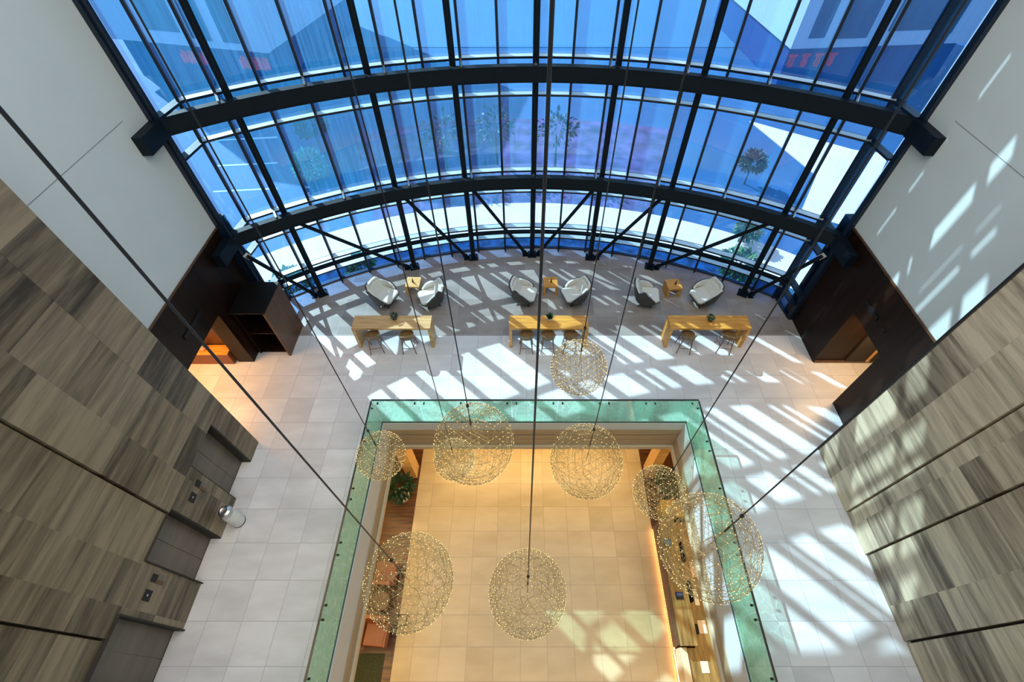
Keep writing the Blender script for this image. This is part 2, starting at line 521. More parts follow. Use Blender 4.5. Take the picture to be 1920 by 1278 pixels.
# banded stone walls: vertical bands of tiles, each a face with its own tone
def stone(name, mat, xf, s, bands, doors, gap=.045):
    m = MB()
    rnd = random.Random(3 if s < 0 else 11)
    zs = [2.1 + .505 * k for k in range(-4, 29)]
    zs[0] = 0.0
    for (y0, y1, off) in bands:
        k = 0
        x0 = xf + s * off
        while k < len(zs) - 1:
            step = 2 if rnd.random() < .45 and k + 2 < len(zs) else 1
            z0, z1 = zs[k], zs[k + step]
            k += step
            ya = [(y0, y1)]
            for d0, d1 in doors:
                if z0 < 2.09:
                    nw = []
                    for (u, v) in ya:
                        if v <= d0 or u >= d1:
                            nw.append((u, v))
                        else:
                            if u < d0: nw.append((u, d0))
                            if v > d1: nw.append((d1, v))
                    ya = nw
            if z0 < 2.09 < z1 and any(not (y1 <= d0 or y0 >= d1) for d0, d1 in doors):
                k = k - step + 1
                z1 = zs[k]
            t = (rnd.random(), rnd.random(), rnd.random())
            for (u, v) in ya:
                if v - u > .02:
                    m.box(min(x0, xf + s * .62), max(x0, xf + s * .62), u, v, z0, z1, tone=t)
    o = struct(name, m, mat)
    return o
bl = [(4.66, YL, 0), (3.70, 4.66, .004), (2.99, 3.70, 0), (2.07, 2.955, .05), (1.40, 2.07, .05), (.93, 1.40, .05), (.0, .895, .1), (-1.0, 0.0, .1), (-2.2, -1.05, .15), (-5, -2.25, .15)]
dl = [(3.93, 4.90), (2.12, 3.07), (.30, 1.29)]
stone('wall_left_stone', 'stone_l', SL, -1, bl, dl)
br = [(4.45, YR, 0), (3.64, 4.45, .003), (3.31, 3.60, .03), (2.71, 3.31, .03), (1.70, 2.67, .06), (1.09, 1.70, .06), (.1, 1.045, .09), (-1.0, .1, .09), (-2.6, -1.04, .12), (-5, -2.65, .12)]
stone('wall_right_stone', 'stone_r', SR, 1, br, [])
struct('trim_3', MB().box(SL - .60, SL - .20, -5, YL - .02, 2.13, ZTOP), 'groove')
struct('trim_4', MB().box(SR + .2, SR + .6, -5, YR - .02, 0.0, ZTOP), 'groove')
struct('trim_5', MB().box(SR - .012, SR + .03, YR - .03, YR + .012, 0, ZTOP), 'groove')

# lift doors set back in the left stone wall
for i, (a, b) in enumerate(dl):
    d = struct_empty('door_%d' % (i + 1), (SL - .24, (a + b) / 2, 0))
    MB().box(SL - .32, SL - .24, a - .02, (a + b) / 2 - .004, 0.02, 2.13).build('door_leaf', 'door', d)
    MB().box(SL - .32, SL - .24, (a + b) / 2 + .004, b + .02, 0.02, 2.13).build('door_leaf', 'door', d)
    f = MB()
    f.box(SL - .34, SL - .005, a + .001, a + .02, 0, 2.09).box(SL - .34, SL - .005, b - .03, b - .001, 0, 2.09).box(SL - .34, SL - .02, a, b, 2.08, 2.105)
    f.box(SL - .33, SL - .235, a, b, 0, .02)
    f.build('door_frame', 'groove', d)

# ---------------------------------------------------------------- curved curtain wall
PITCHA = 3.87
angs = [k * PITCHA for k in range(-8, 9)]
edges = [-34.0] + angs + [34.0]
Z0W, Z1W = 0.04, ZTOP
TR = [(.62, 0), (1.10, 0), (2.62, 0), (3.42, 1), (5.88, 1), (6.90, 1), (9.35, 1), (10.35, 1), (12.8, 1), (13.8, 1)]
def window(n, pa, pb, lit_ok=True):
    """one glazed bay between plan points pa and pb, from floor to ceiling"""
    pa, pb = Vector((pa[0], pa[1])), Vector((pb[0], pb[1]))
    d = (pb - pa); L = d.length; d.normalize()
    nrm = Vector((d.y, -d.x))
    if (Vector((CX, CY)) - pa).dot(nrm) < 0:
        nrm = -nrm                      # points into the room
    wroot = struct_empty('window_%d' % n, (pa.x, pa.y, 0))
    def bx(mb, u0, u1, w0, w1, z0, z1):
        q = [pa + d * u0 + nrm * w0, pa + d * u1 + nrm * w0, pa + d * u1 + nrm * w1, pa + d * u0 + nrm * w1]
        mb.prism([(p.x, p.y) for p in q], z0, z1)
    zz = [Z0W] + [z for z, _ in TR] + [Z1W]
    for i in range(len(zz) - 1):
        m = MB()
        bx(m, .02, L - .02, -.03, -.012, zz[i] + .0, zz[i + 1])
        m.build('glass_pane', 'glass_low' if i == 0 else 'glass', wroot)
    m = MB()
    bx(m, -.033, .033, -.24, .16, 0, Z1W)
    m.build('mullion', 'mullion', wroot)
    for z, lit in TR:
        m = MB()
        bx(m, .028, L - .028, -.05, .17, z - .03, z + .03)
        t = m.build('transom', 'mullion', wroot)
        if lit_ok:  # sunlit tops are left off the end bays, which stand in shade
            m = MB()
            bx(m, .028, L - .028, -.01, .175, z + .03, z + .036)
            m.build('sunlit_sill_cap', 'sunlit_sill', t)
    m = MB()
    bx(m, .0, L, -.05, .06, 0, .05)
    m.build('base_frame', 'mullion', wroot)
    return wroot
n = 1
cl, cr = P(-34, RG), P(34, RG)
window(n, (XL + .06, 9.70), cl, False); n += 1
for a, b in zip(edges[:-1], edges[1:]):
    window(n, P(a, RG), P(b, RG)); n += 1
window(n, cr, (XR - .06, 9.70), False)
# wide dark reveal between wall and glass
struct('trim_6', MB().box(XL - .5, XL + .10, 9.62, 9.78, 0, ZTOP), 'mullion')
struct('trim_7', MB().box(XR - .10, XR + .5, 9.62, 9.78, 0, ZTOP), 'mullion')

# steel columns
cols = [-30.0, -17.15, -8.6, 0.0, 8.5, 17.1, 30.0]
cname = ['far left', 'second from the left', 'third from the left', 'middle', 'third from the right', 'second from the right', 'far right']
for a, nm in zip(cols, cname):
    x, y = P(a, 14.42)
    c = thing('steel_column', 'dark round steel column standing inside the curved glass, %s of the seven' % nm if nm != 'middle' else 'dark round steel column standing inside the curved glass, middle one of the seven', 'column', (x, y, 0), 0, 'steel columns of the glass front')
    MB().tube((x, y, .04), (x, y, ZTOP - .02), .085, n=14).build('shaft', 'steel', c, smooth=True)
    m = MB()
    t = R(a)
    u, v = (cos(t), -sin(t)), (sin(t), cos(t))
    m.prism([(x + u[0] * i * .16 + v[0] * j * .16, y + u[1] * i * .16 + v[1] * j * .16) for i, j in ((-1, -1), (1, -1), (1, 1), (-1, 1))], 0, .045)
    m.build('base_plate', 'steel', c)
    m = MB()
    for i, j in ((-1, -1), (1, -1), (1, 1), (-1, 1)):
        q = (x + u[0] * i * .12 + v[0] * j * .12, y + u[1] * i * .12 + v[1] * j * .12)
        m.tube((q[0], q[1], .045), (q[0], q[1], .08), .018, n=6)
    m.build('anchor_bolts', 'steel', c)

# ring beams
for z0, z1, lab in ((3.14, 3.50, 'dark curved steel ring beam just above the lounge level'),
                    (6.50, 6.86, 'dark curved steel ring beam at the second tier of the glass'),
                    (9.95, 10.31, 'dark curved steel ring beam high up near the camera height'),
                    (13.4, 13.76, 'topmost dark curved steel ring beam under the ceiling')):
    amax = 37.2
    r = thing('ring_beam', lab, 'beam', P(0, RB, z0), 0, 'ring beams of the glass front')
    MB().arcbox((CX, CY), RB, RB + .03, -amax, amax, z0, z1, 48).build('beam_web', 'steel', r)
    MB().arcbox((CX, CY), RB - .01, RB + .18, -amax, amax, z1, z1 + .03, 48).build('top_flange', 'steel', r)
    MB().arcbox((CX, CY), RB - .01, RB + .18, -amax, amax, z0 - .03, z0, 48).build('bottom_flange', 'steel', r)
    for sx, xx in ((-1, XL), (1, XR)):
        b = MB()
        b.box(min(xx, xx - sx * .22), max(xx, xx - sx * .22), 8.92, 9.72, z0 - .03, z1 + .03)
        b.build('end_block', 'steel', r)
    b = MB()
    for a in [k * PITCHA for k in range(-8, 9, 2)]:
        p, q = P(a, RB + .05, z1 + .05), P(a, RG - .10, z1 + .05)
        b.bar(p, q, .05, .05)
    b.build('glass_brackets', 'chrome', r)
# low rail beside the glass
r = thing('guard_rail', 'dark curved guard rail running low along the foot of the glass front', 'rail', P(0, 14.6, 0))
MB().arcbox((CX, CY), 14.55, 14.66, -34.5, 34.5, .92, 1.02, 48).build('rail_bar', 'steel', r)
for a in [k * PITCHA * 2 + PITCHA for k in range(-4, 4)]:
    p = P(a, 14.6)
    MB().tube((p[0], p[1], 0), (p[0], p[1], .92), .02, n=8).build('post', 'steel', r)

# diagonal braces of the lowest tier
bn = ['far left', 'second from left', 'third from left', 'fourth from left', 'fourth from right', 'third from right', 'second from right', 'far right']
br_ = [((-36.2, 2.75), (-30.0, .10), -1)] + [((cols[i], 3.1), (cols[i + 1], .10), -1) for i in range(3)]
br_ += [((cols[i + 1], 3.1), (cols[i], .10), 1) for i in range(3, 6)] + [((36.2, 2.75), (30.0, .10), 1)]
for (ta, tz), (ba, bz), s in br_:
    nm = bn.pop(0)
    rt = 14.42 if abs(ta) < 35 else 14.1
    top = Vector(P(ta - s * .6, rt, tz)); bot = Vector(P(ba + s * 1.0, 14.42, bz))
    g = thing('diagonal_brace', 'slanting dark steel brace between columns under the lowest ring beam, ' + nm, 'brace', (bot.x, bot.y, 0), 0, 'diagonal braces')
    MB().tube(bot, top, .058, n=12).build('brace_tube', 'steel', g, smooth=True)
    dd = (top - bot).normalized()
    MB().bar(bot - dd * .10, bot + dd * .12, .03, .16).build('foot_gusset', 'steel', g)
    MB().box(bot.x - .09, bot.x + .09, bot.y - .09, bot.y + .09, 0, .03).build('foot_plate', 'steel', g)
    MB().bar(top - dd * .14, top + dd * .10, .03, .14).build('head_gusset', 'chrome', g)

# ---------------------------------------------------------------- opening: fascias and glass balustrade
def ring(z0, z1, ins, t=.1):
    m = MB()
    a0, a1, b0, b1 = VX0 + ins, VX1 - ins, VY0 + ins, VY1 - ins
    m.box(a0 - t, a0, b0 - t, b1 + t, z0, z1).box(a1, a1 + t, b0 - t, b1 + t, z0, z1)
    m.box(a0, a1, b1, b1 + t, z0, z1).box(a0, a1, b0 - t, b0, z0, z1)
    return m
def ring2(zf0, zf1, zs0, zs1, ins, t=.1):
    """like ring, but the side boards have their own heights"""
    m = MB()
    a0, a1, b0, b1 = VX0 + ins, VX1 - ins, VY0 + ins, VY1 - ins
    m.box(a0 - t, a0, b0, b1, zs0, zs1).box(a1, a1 + t, b0, b1, zs0, zs1)
    m.box(a0 - t, a1 + t, b1, b1 + t, zf0, zf1).box(a0 - t, a1 + t, b0 - t, b0, zf0, zf1)
    return m
struct('trim_8', ring2(-.43, -.06, -.98, -.06, .04, .09), 'white_fascia')
f = struct('trim_9', ring2(-.72, -.43, -1.13, -.98, .06, .2), 'tan')
ring2(-.78, -.72, -1.16, -1.13, .02, .2).build('groove_line', 'groove', f)
ring2(-1.02, -.78, -1.27, -1.16, .06, .2).build('middle_board', 'tan', f)
ring2(-1.05, -1.02, -1.29, -1.27, .03, .2).build('groove_line', 'groove', f)
ring2(-1.40, -1.05, -1.42, -1.29, .06, .2).build('lower_board', 'tan', f)
struct('trim_10', ring(-1.58, -1.42, .12, .3), 'cream')
struct('ceiling_lobby', MB().box(-9, VX0 - .1, -6, 11, -1.60, -1.45).box(VX1 + .1, 10, -6, 11, -1.60, -1.45).box(VX0 - .1, VX1 + .1, VY1 + .1, 11, -1.60, -1.45).box(VX0 - .1, VX1 + .1, -6, VY0 - .1, -1.60, -1.45), 'white_fascia')

def balustrade(name_lab, pts, group):
    g = thing('glass_balustrade', name_lab, 'balustrade', (pts[0][0], pts[0][1], 0), 0, group)
    (xa, ya), (xb, yb) = pts
    L = hypot(xb - xa, yb - ya); dx, dy = (xb - xa) / L, (yb - ya) / L
    n = max(1, round(L / 1.22)); w_ = L / n
    nx, ny = -dy, dx
    for i in range(n):
        u0, u1 = i * w_ + .008, (i + 1) * w_ - .008
        q = [(xa + dx * u + nx * t, ya + dy * u + ny * t) for u, t in ((u0, -.01), (u1, -.01), (u1, .01), (u0, .01))]
        MB().prism(q, -.06, 1.15).build('glass_panel', 'glass_green', g)
    MB().bar((xa, ya, 1.165), (xb, yb, 1.165), .035, .03).build('top_rail', 'railtop', g)
    for i in range(n):
        for u in (i * w_ + .12, (i + 1) * w_ - .12):
            x, y = xa + dx * u, ya + dy * u
            MB().tube((x - nx * .03, y - ny * .03, 1.0), (x + nx * .03, y + ny * .03, 1.0), .022, n=10).build('point_fixing', 'black', g)
    MB().bar((xa, ya, -.07), (xb, yb, -.07), .05, .03).build('base_channel', 'railtop', g)
    return g
balustrade('green glass balustrade along the far edge of the opening, facing the lounge', ((VX0 + .0, VY1), (VX1, VY1)), 'balustrades of the opening')
balustrade('green glass balustrade along the left edge of the opening, by the lift doors', ((VX0, VY0 + .05), (VX0, VY1 - .03)), 'balustrades of the opening')
balustrade('green glass balustrade along the right edge of the opening, by the sunlit floor', ((VX1, VY0 + .05), (VX1, VY1 - .03)), 'balustrades of the opening')

# ---------------------------------------------------------------- lower lobby
struct('floor_lobby', MB().box(-3.60, 4.22, -6, 11, ZLOW - .2, ZLOW), 'gold_tile')
struct('floor_lobby_timber', MB().box(-9, -3.60, -6, 11, ZLOW - .2, ZLOW).box(4.22, 10, -6, 11, ZLOW - .2, ZLOW), 'floorwood')
struct('wall_lobby_left', MB().box(-9.2, -9, -6, 11, ZLOW, -1.45), 'tan')
struct('wall_lobby_right', MB().box(10, 10.2, -6, 11, ZLOW, -1.45), 'tan')
struct('wall_lobby_far', MB().box(-9, 10, 11, 11.2, ZLOW, -1.45), 'tan')
struct('wall_lobby_near', MB().box(-9, 10, -6.2, -6, ZLOW, -1.45), 'tan')
for x0, x1, nm in ((-4.0, -3.66, 'left'), (4.28, 4.60, 'right')):
    c = thing('lobby_pillar', 'pale oak clad square pillar on the lower floor at the far %s corner of the opening' % nm, 'pillar', ((x0 + x1) / 2, 6.3, ZLOW), 0, 'oak pillars')
    MB().box(x0, x1, 6.08, 6.52, ZLOW, -1.60).build('oak_cladding', 'oak_pale', c)
    MB().box(x0 - .015, x1 + .015, 6.065, 6.535, ZLOW, ZLOW + .08).build('plinth', 'dkwood_hi', c)

# reception counter on the right
g = thing('reception_counter', 'long reception counter with grained wooden top and dark ribbed front on the lower floor', 'counter', (4.42, 2.85, ZLOW))
MB().box(4.22, 4.60, 1.34, 4.45, ZLOW + .10, -3.45).build('ribbed_front', 'deskpanel', g)
MB().box(4.19, 4.66, 1.30, 4.50, -3.45, -3.38).build('counter_top', 'worktop', g)
MB().box(4.24, 4.27, .0, 4.45, ZLOW + .002, ZLOW + .09).build('glowing_plinth', 'amberstrip', g)
MB().box(4.24, 4.42, -.9, 1.29, ZLOW + .10, -3.70).build('low_end_unit', 'cream', g)
MB().box(4.27, 4.30, -.9, 1.29, ZLOW + .002, ZLOW + .09).build('glowing_plinth', 'amberstrip', g)
g = thing('work_desk', 'lower timber work desk running behind the reception counter', 'desk', (4.95, 2.4, ZLOW))
MB().box(4.67, 5.25, -.9, 4.45, -3.79, -3.74).box(4.44, 4.67, -.9, 1.28, -3.79, -3.74).build('desk_top', 'worktop', g)
for yy in (-.88, .8, 2.4, 4.38):
    MB().box(4.68, 5.24, yy, yy + .05, ZLOW, -3.79).build('side_panel', 'dkwood_hi', g)
g = thing('low_cabinet', 'mustard yellow low cabinet behind the far end of the reception counter', 'cabinet', (4.78, 5.1, ZLOW))
MB().box(4.45, 5.15, 4.62, 5.10, ZLOW + .06, -3.70).build('cabinet_body', 'yellow', g, bevel=.01)
MB().box(4.43, 5.17, 4.60, 5.12, -3.70, -3.66).build('cabinet_top', 'yellow', g)
MB().box(4.47, 5.13, 4.65, 5.07, ZLOW, ZLOW + .06).build('plinth', 'black', g)
tag(MB().lathe([(.03, 0), (.06, .005), (.105, .04), (.12, .085), (.11, .085), (.09, .045), (.03, .02)], (4.33, 3.78, -3.379), 20).build('bowl', 'blue_bowl', smooth=True), 'round blue glazed bowl on the wooden reception counter', 'bowl')
g = thing('card_reader', 'flat black device lying on the reception counter top', 'device', (4.40, 2.42, -3.379))
MB().box(4.30, 4.50, 2.34, 2.52, -3.379, -3.345).build('housing', 'black', g, bevel=.006)
MB().box(4.32, 4.48, 2.42, 2.50, -3.345, -3.342).build('screen', 'shopfront', g)
def monitor(x, y, lab, tilt=0):
    g = thing('computer_monitor', lab, 'monitor', (x, y, -3.74), 0, 'screens at the reception desk')
    MB().box(x - .09, x + .09, y - .11, y + .11, -3.74, -3.725).build('stand_foot', 'black', g)
    MB().box(x - .02, x + .02, y - .03, y + .03, -3.725, -3.50).build('stand_neck', 'black', g)
    MB().box(x - .03, x + .01, y - .26, y + .26, -3.62, -3.28).build('display_panel', 'black', g, bevel=.008)
    MB().box(x + .01, x + .013, y - .24, y + .24, -3.60, -3.30).build('screen', 'shopfront', g)
    return g
monitor(4.76, 2.55, 'black computer monitor on the reception desk beside the card reader')
monitor(4.76, 3.55, 'black computer monitor on the reception desk nearer the yellow cabinet')
tag(MB().box(4.90, 5.03, 2.25, 2.65, -3.74, -3.715).build('keyboard', 'white', bevel=.004), 'white keyboard on the reception desk behind the monitor', 'keyboard')
tag(MB().box(4.86, 5.08, 1.60, 1.90, -3.739, -3.73).build('paper_stack', 'paper'), 'pinkish sheet of paper on the desk towards the photo bottom', 'paper')
tag(MB().box(4.98, 5.15, 2.95, 3.35, -3.739, -3.73).build('paper_stack', 'paper'), 'pinkish sheet of paper on the desk between the two monitors', 'paper')
tag(MB().box(4.72, 4.92, .75, 1.0, -3.739, -3.725).build('notepad', 'paper'), 'square pale notepad on the near end of the reception desk', 'notepad')
g = thing('desk_phone', 'black desk phone with handset on the reception desk', 'phone', (4.80, 1.70, -3.74))
MB().hull([(4.70, 1.58, -3.74), (4.84, 1.58, -3.74), (4.84, 1.82, -3.74), (4.70, 1.82, -3.74)], [(4.70, 1.60, -3.70), (4.84, 1.60, -3.68), (4.84, 1.80, -3.68), (4.70, 1.80, -3.70)]).build('phone_base', 'black', g)
MB().box(4.71, 4.76, 1.60, 1.80, -3.69, -3.655).build('handset', 'black', g, bevel=.01)
g = thing('office_chair', 'dark swivel office chair behind the reception desk', 'chair', (5.45, 1.9, ZLOW))
MB().lathe([(.22, 0), (.25, .03), (.25, .06), (.2, .08)], (5.45, 1.9, ZLOW + .42), 20).build('seat', 'black', g, smooth=True)
MB().box(5.66, 5.70, 1.70, 2.10, ZLOW + .60, ZLOW + .98).build('backrest', 'black', g, bevel=.02)
MB().tube((5.45, 1.9, ZLOW + .06), (5.45, 1.9, ZLOW + .43), .03).build('gas_stem', 'chrome', g)
m = MB()
for k in range(5):
    t = 2 * pi * k / 5
    m.bar((5.45, 1.9, ZLOW + .07), (5.45 + .27 * cos(t), 1.9 + .27 * sin(t), ZLOW + .05), .05, .035)
    m.tube((5.45 + .27 * cos(t), 1.9 + .27 * sin(t) - .02, ZLOW + .03), (5.45 + .27 * cos(t), 1.9 + .27 * sin(t) + .02, ZLOW + .03), .03, n=10)
m.build('star_base', 'black', g)

# plants
def leafball(mb, c, r, n, lw, ll, rnd, flat=1.0):
    for _ in range(n):
        t = rnd.uniform(0, 2 * pi); ph = math.acos(rnd.uniform(-.4, 1))
        d = Vector((sin(ph) * cos(t), sin(ph) * sin(t), cos(ph) * flat))
        q = Vector(c) + d * r * rnd.uniform(.45, 1)
        a = d.orthogonal().normalized(); a = (Matrix.Rotation(rnd.uniform(0, 6.28), 3, d) @ a)
        e = (d + a * rnd.uniform(-.6, .6) + Vector((0, 0, -.3))).normalized()
        s_ = e.cross(a if abs(e.dot(a)) < .9 else Vector((0, 0, 1))).normalized()
        l, w_ = ll * rnd.uniform(.7, 1.2), lw * rnd.uniform(.7, 1.2)
        nn = s_.cross(e) * .12 * l
        mb.add([q, q + e * l * .5 + s_ * w_ + nn, q + e * l, q + e * l * .5 - s_ * w_ + nn], [(0, 1, 2), (0, 2, 3)])
def potted(x, y, lab, r=.42, potm='white'):
    rnd = random.Random(int(abs(x * 100)))
    g = thing('potted_plant', lab, 'plant', (x, y, ZLOW))
    MB().lathe([(.15, 0), (.20, .08), (.225, .30), (.235, .40), (.20, .40), (.19, .34)], (x, y, ZLOW), 22).build('pot', potm, g, smooth=True)
    MB().lathe([(.185, 0), (.185, .01)], (x, y, ZLOW + .35), 22).build('soil', 'soil', g)
    m = MB()
    for k in range(7):
        t = rnd.uniform(0, 6.28)
        m.tube((x, y, ZLOW + .35), (x + .22 * cos(t), y + .22 * sin(t), ZLOW + .95), .012, .006, n=5)
    m.build('stems', 'bark', g)
    m = MB(); leafball(m, (x, y, ZLOW + .95), r, 260, .05, .2, rnd)
    m.build('foliage', 'leaf', g)
potted(-4.02, 5.45, 'bushy dark green plant in a white pot beside the left oak pillar')
potted(4.80, 5.62, 'bushy plant by the right oak pillar, seen behind a wire globe', .36)

# tan armchairs, low table and rug at the lower left
tag(MB().box(-5.9, -3.85, -.6, 1.22, ZLOW, ZLOW + .015).build('area_rug', 'rug'), 'dark moss green rug on the lower timber floor at the left', 'rug')
def armchair():
    g = thing('tan_armchair', '', 'armchair', (0, 0, 0), 0, 'tan armchairs of the lower lobby')
    MB().box(-.30, .30, -.28, .28, .26, .42).build('seat_cushion', 'tan_leather', g, bevel=.03)
    MB().hull([(-.33, .20, .25), (.33, .20, .25), (.33, .32, .25), (-.33, .32, .25)], [(-.33, .30, .80), (.33, .30, .80), (.33, .40, .80), (-.33, .40, .80)]).build('backrest', 'tan_leather', g, bevel=.02)
    for s in (-1, 1):
        MB().box(min(s * .30, s * .37), max(s * .30, s * .37), -.30, .32, .22, .58).build('armrest', 'tan_leather', g, bevel=.02)
        for yy in (-.26, .28):
            MB().tube((s * .30, yy, 0), (s * .28, yy, .25), .016, .02, n=8).build('leg', 'black', g)
    return g
a0 = armchair()
a0.location = (-4.12, 1.62, ZLOW); a0.rotation_euler = (0, 0, R(0)); a0['label'] = 'cognac leather armchair on the lower floor below the large wire globe at the left'
a0.rotation_euler = (0, 0, R(-4))
dup(a0, (-4.15, 3.15, ZLOW), R(176), 'cognac leather armchair on the lower floor seen through the large wire globe at the left')
g = thing('side_table', 'small dark round table between the two cognac armchairs on the lower floor', 'table', (-4.1, 2.4, ZLOW))
MB().lathe([(.24, .42), (.25, .43), (.25, .45), (.24, .46)], (-4.1, 2.4, ZLOW), 26).build('table_top', 'dkwood_hi', g, smooth=True)
MB().tube((-4.1, 2.4, ZLOW + .02), (-4.1, 2.4, ZLOW + .42), .025).build('stem', 'black', g)
MB().lathe([(.15, 0), (.15, .02)], (-4.1, 2.4, ZLOW), 20).build('foot', 'black', g)
g = thing('wire_stool', 'small square black metal frame stool at the edge of the tiled lower floor', 'stool', (-3.42, 1.95, ZLOW))
m = MB()
q = [(-3.54, 1.83), (-3.30, 1.83), (-3.30, 2.07), (-3.54, 2.07)]
for i in range(4):
    a, b = q[i], q[(i + 1) % 4]
    m.tube((a[0], a[1], ZLOW + .40), (b[0], b[1], ZLOW + .40), .012, n=6)
m.build('top_frame', 'black', g)
for a in q:
    MB().tube((a[0], a[1], ZLOW), (a[0], a[1], ZLOW + .40), .012, n=6).build('leg', 'black', g)

# ---------------------------------------------------------------- lounge furniture
YT0, YT1, HT = 8.50, 9.00, .98
def long_table(x0, x1, lab, mt='oak'):
    g = thing('bar_table', lab, 'table', ((x0 + x1) / 2, (YT0 + YT1) / 2, 0), 0, 'long oak bar tables')
    MB().box(x0, x1, YT0, YT1, HT - .075, HT).build('table_top', mt, g, bevel=.006)
    for xa in (x0, x1 - .085):
        MB().box(xa, xa + .085, YT0 + .004, YT1 - .004, 0, HT - .075).build('leg', mt, g, bevel=.004)
    return g
TX = [(-5.08, -2.74), (-.40, 1.97), (4.40, 6.80)]
long_table(*TX[0], 'long oak bar table at the left of the lounge with two stools', 'oak_mid')
long_table(*TX[1], 'long oak bar table in the middle of the lounge with three stools')
long_table(*TX[2], 'long oak bar table at the right of the lounge with two stools')

def side_cube(x, y, rz, lab, mat='oak'):
    g = thing('side_table', lab, 'table', (x, y, 0), 0, 'oak cube side tables')
    MB().box(x - .24, x + .24, y - .23, y + .23, .385, .45).build('table_top', mat, g, bevel=.005)
    for s in (-1, 1):
        xa = x + s * .24 - (s > 0) * .065
        MB().box(xa, xa + .065, y - .226, y + .226, 0, .385).build('leg', mat, g, bevel=.004)
    g.rotation_euler = (0, 0, rz)
side_cube(-3.70, 10.90, R(-2), 'pale oak cube side table between the two left lounge chairs', 'oak_pale')
side_cube(.95, 10.90, 0, 'oak cube side table between the two middle lounge chairs')
side_cube(5.10, 10.80, R(6), 'oak cube side table between the two right lounge chairs')
def vase(x, y, z, lab):
    g = thing('sugar_pot', lab, 'pot', (x, y, z), 0, 'little dark pots on the cube tables')
    MB().lathe([(.022, 0), (.03, .01), (.032, .07), (.022, .10), (.018, .13), (.024, .14)], (x, y, z), 14).build('jar', 'copper', g, smooth=True)
    MB().tube((x, y, z + .12), (x + .015, y - .01, z + .24), .007, n=6).build('stick', 'bark', g)
vase(-3.70, 10.88, .45, 'little dark pot with stick on the left cube side table')
vase(.97, 10.88, .45, 'little dark pot with stick on the middle cube side table')
vase(5.15, 10.78, .45, 'little dark pot with stick on the right cube side table')

def table_plant(x, y, kind, lab):
    rnd = random.Random(kind)
    g = thing('table_plant', lab, 'plant', (x, y, HT), 0, 'small plants on the bar tables')
    MB().lathe([(.045, 0), (.06, .01), (.068, .09), (.06, .09), (.055, .08)], (x, y, HT), 18).build('pot', ('copper', 'white', 'copper')[kind], g, smooth=True)
    m = MB()
    if kind == 1:
        for k in range(34):
            t = rnd.uniform(0, 6.28); u = rnd.uniform(.2, 1.1)
            e = Vector((cos(t) * sin(u), sin(t) * sin(u), cos(u)))
            q = Vector((x, y, HT + .08)); s_ = e.cross(Vector((0, 0, 1))).normalized() * .022
            m.add([q - s_, q + s_, q + e * .10 + s_ * .9, q + e * .22, q + e * .10 - s_ * .9], [(0, 1, 2, 3, 4)])
    else:
        leafball(m, (x, y, HT + .15), .09, 90, .018, .06, rnd)
    m.build('leaves', 'leaf', g)
table_plant(-3.84, 8.86, 0, 'small dark plant in a brown pot on the left bar table')
table_plant(.82, 8.83, 1, 'spiky dark succulent in a white pot on the middle bar table')
table_plant(5.62, 8.80, 2, 'small round green plant on the right bar table')

def bar_stool():
    """local: sitter faces +y, low curved back towards -y"""
    g = thing('bar_stool', '', 'stool', (0, 0, 0), 0, 'bar stools at the oak tables')
    m = MB()
    n = 20; ring_ = []
    for i in range(n):
        t = 2 * pi * i / n
        ring_.append((.185 * math.copysign(abs(cos(t)) ** .7, cos(t)), .175 * math.copysign(abs(sin(t)) ** .7, sin(t))))
    m.hull([(a, b, .63) for a, b in ring_], [(a * 1.04, b * 1.04, .665) for a, b in ring_])
    m.build('seat', 'stoolwood', g, bevel=.008)
    # wrap-round backrest
    m = MB(); vs = []; fs = []; k = 0
    angs_ = [-90 + a for a in range(-80, 81, 10)]
    for a in angs_:
        t = R(a)
        hgt = .84 - .10 * (abs(a + 90) / 80) ** 2
        for (rr, z) in ((.178, .66), (.205, hgt), (.222, hgt), (.195, .65)):
            vs.append((rr * cos(t), rr * .95 * sin(t), z))
    for i in range(len(angs_) - 1):
        for j in range(4):
            fs.append((i * 4 + j, i * 4 + (j + 1) % 4, i * 4 + 4 + (j + 1) % 4, i * 4 + 4 + j))
    e = (len(angs_) - 1) * 4
    fs += [(3, 2, 1, 0), (e, e + 1, e + 2, e + 3)]
    m.add(vs, fs).build('backrest', 'stoolwood', g, smooth=True)
    for sx in (-1, 1):
        for sy in (-1, 1):
            MB().tube((sx * .185, sy * .185, 0), (sx * .12, sy * .12, .635), .013, .019, n=8).build('leg', 'stoolleg', g, smooth=True)
    m = MB()
    z = .24; q = .185 - .065 * z / .635
    m.tube((-q, -q, z), (q, -q, z), .011, n=7)
    m.build('stretcher', 'stoolleg', g)
    m = MB().tube((-q, q, z + .04), (q, q, z + .04), .011, n=7)
    m.build('stretcher', 'stoolleg', g)
    for s in (-1, 1):
        MB().tube((s * q, -q, z + .08), (s * q, q, z + .08), .011, n=7).build('stretcher', 'stoolleg', g)
    return g
st = [(-4.50, 12, 'wooden bar stool tucked under the left table near its left end'), (-3.48, 3, 'wooden bar stool tucked under the left table near its right end'),
      (.12, 0, 'wooden bar stool under the middle table, leftmost of its three'), (.77, 0, 'wooden bar stool under the middle table, centre one of its three'), (1.45, 0, 'wooden bar stool under the middle table, rightmost and behind a wire globe'),
      (4.97, -8, 'wooden bar stool tucked under the right table near its left end'), (6.20, -10, 'wooden bar stool tucked under the right table near its right end')]
s0 = None
for x, a, lab in st:
    if s0 is None:
        s0 = bar_stool(); s0.scale = (1.1, 1.1, 1.08); s0.location = (x, 8.46, 0); s0.rotation_euler = (0, 0, R(a)); s0['label'] = lab
    else:
        dup(s0, (x, 8.46, 0), R(a), lab)

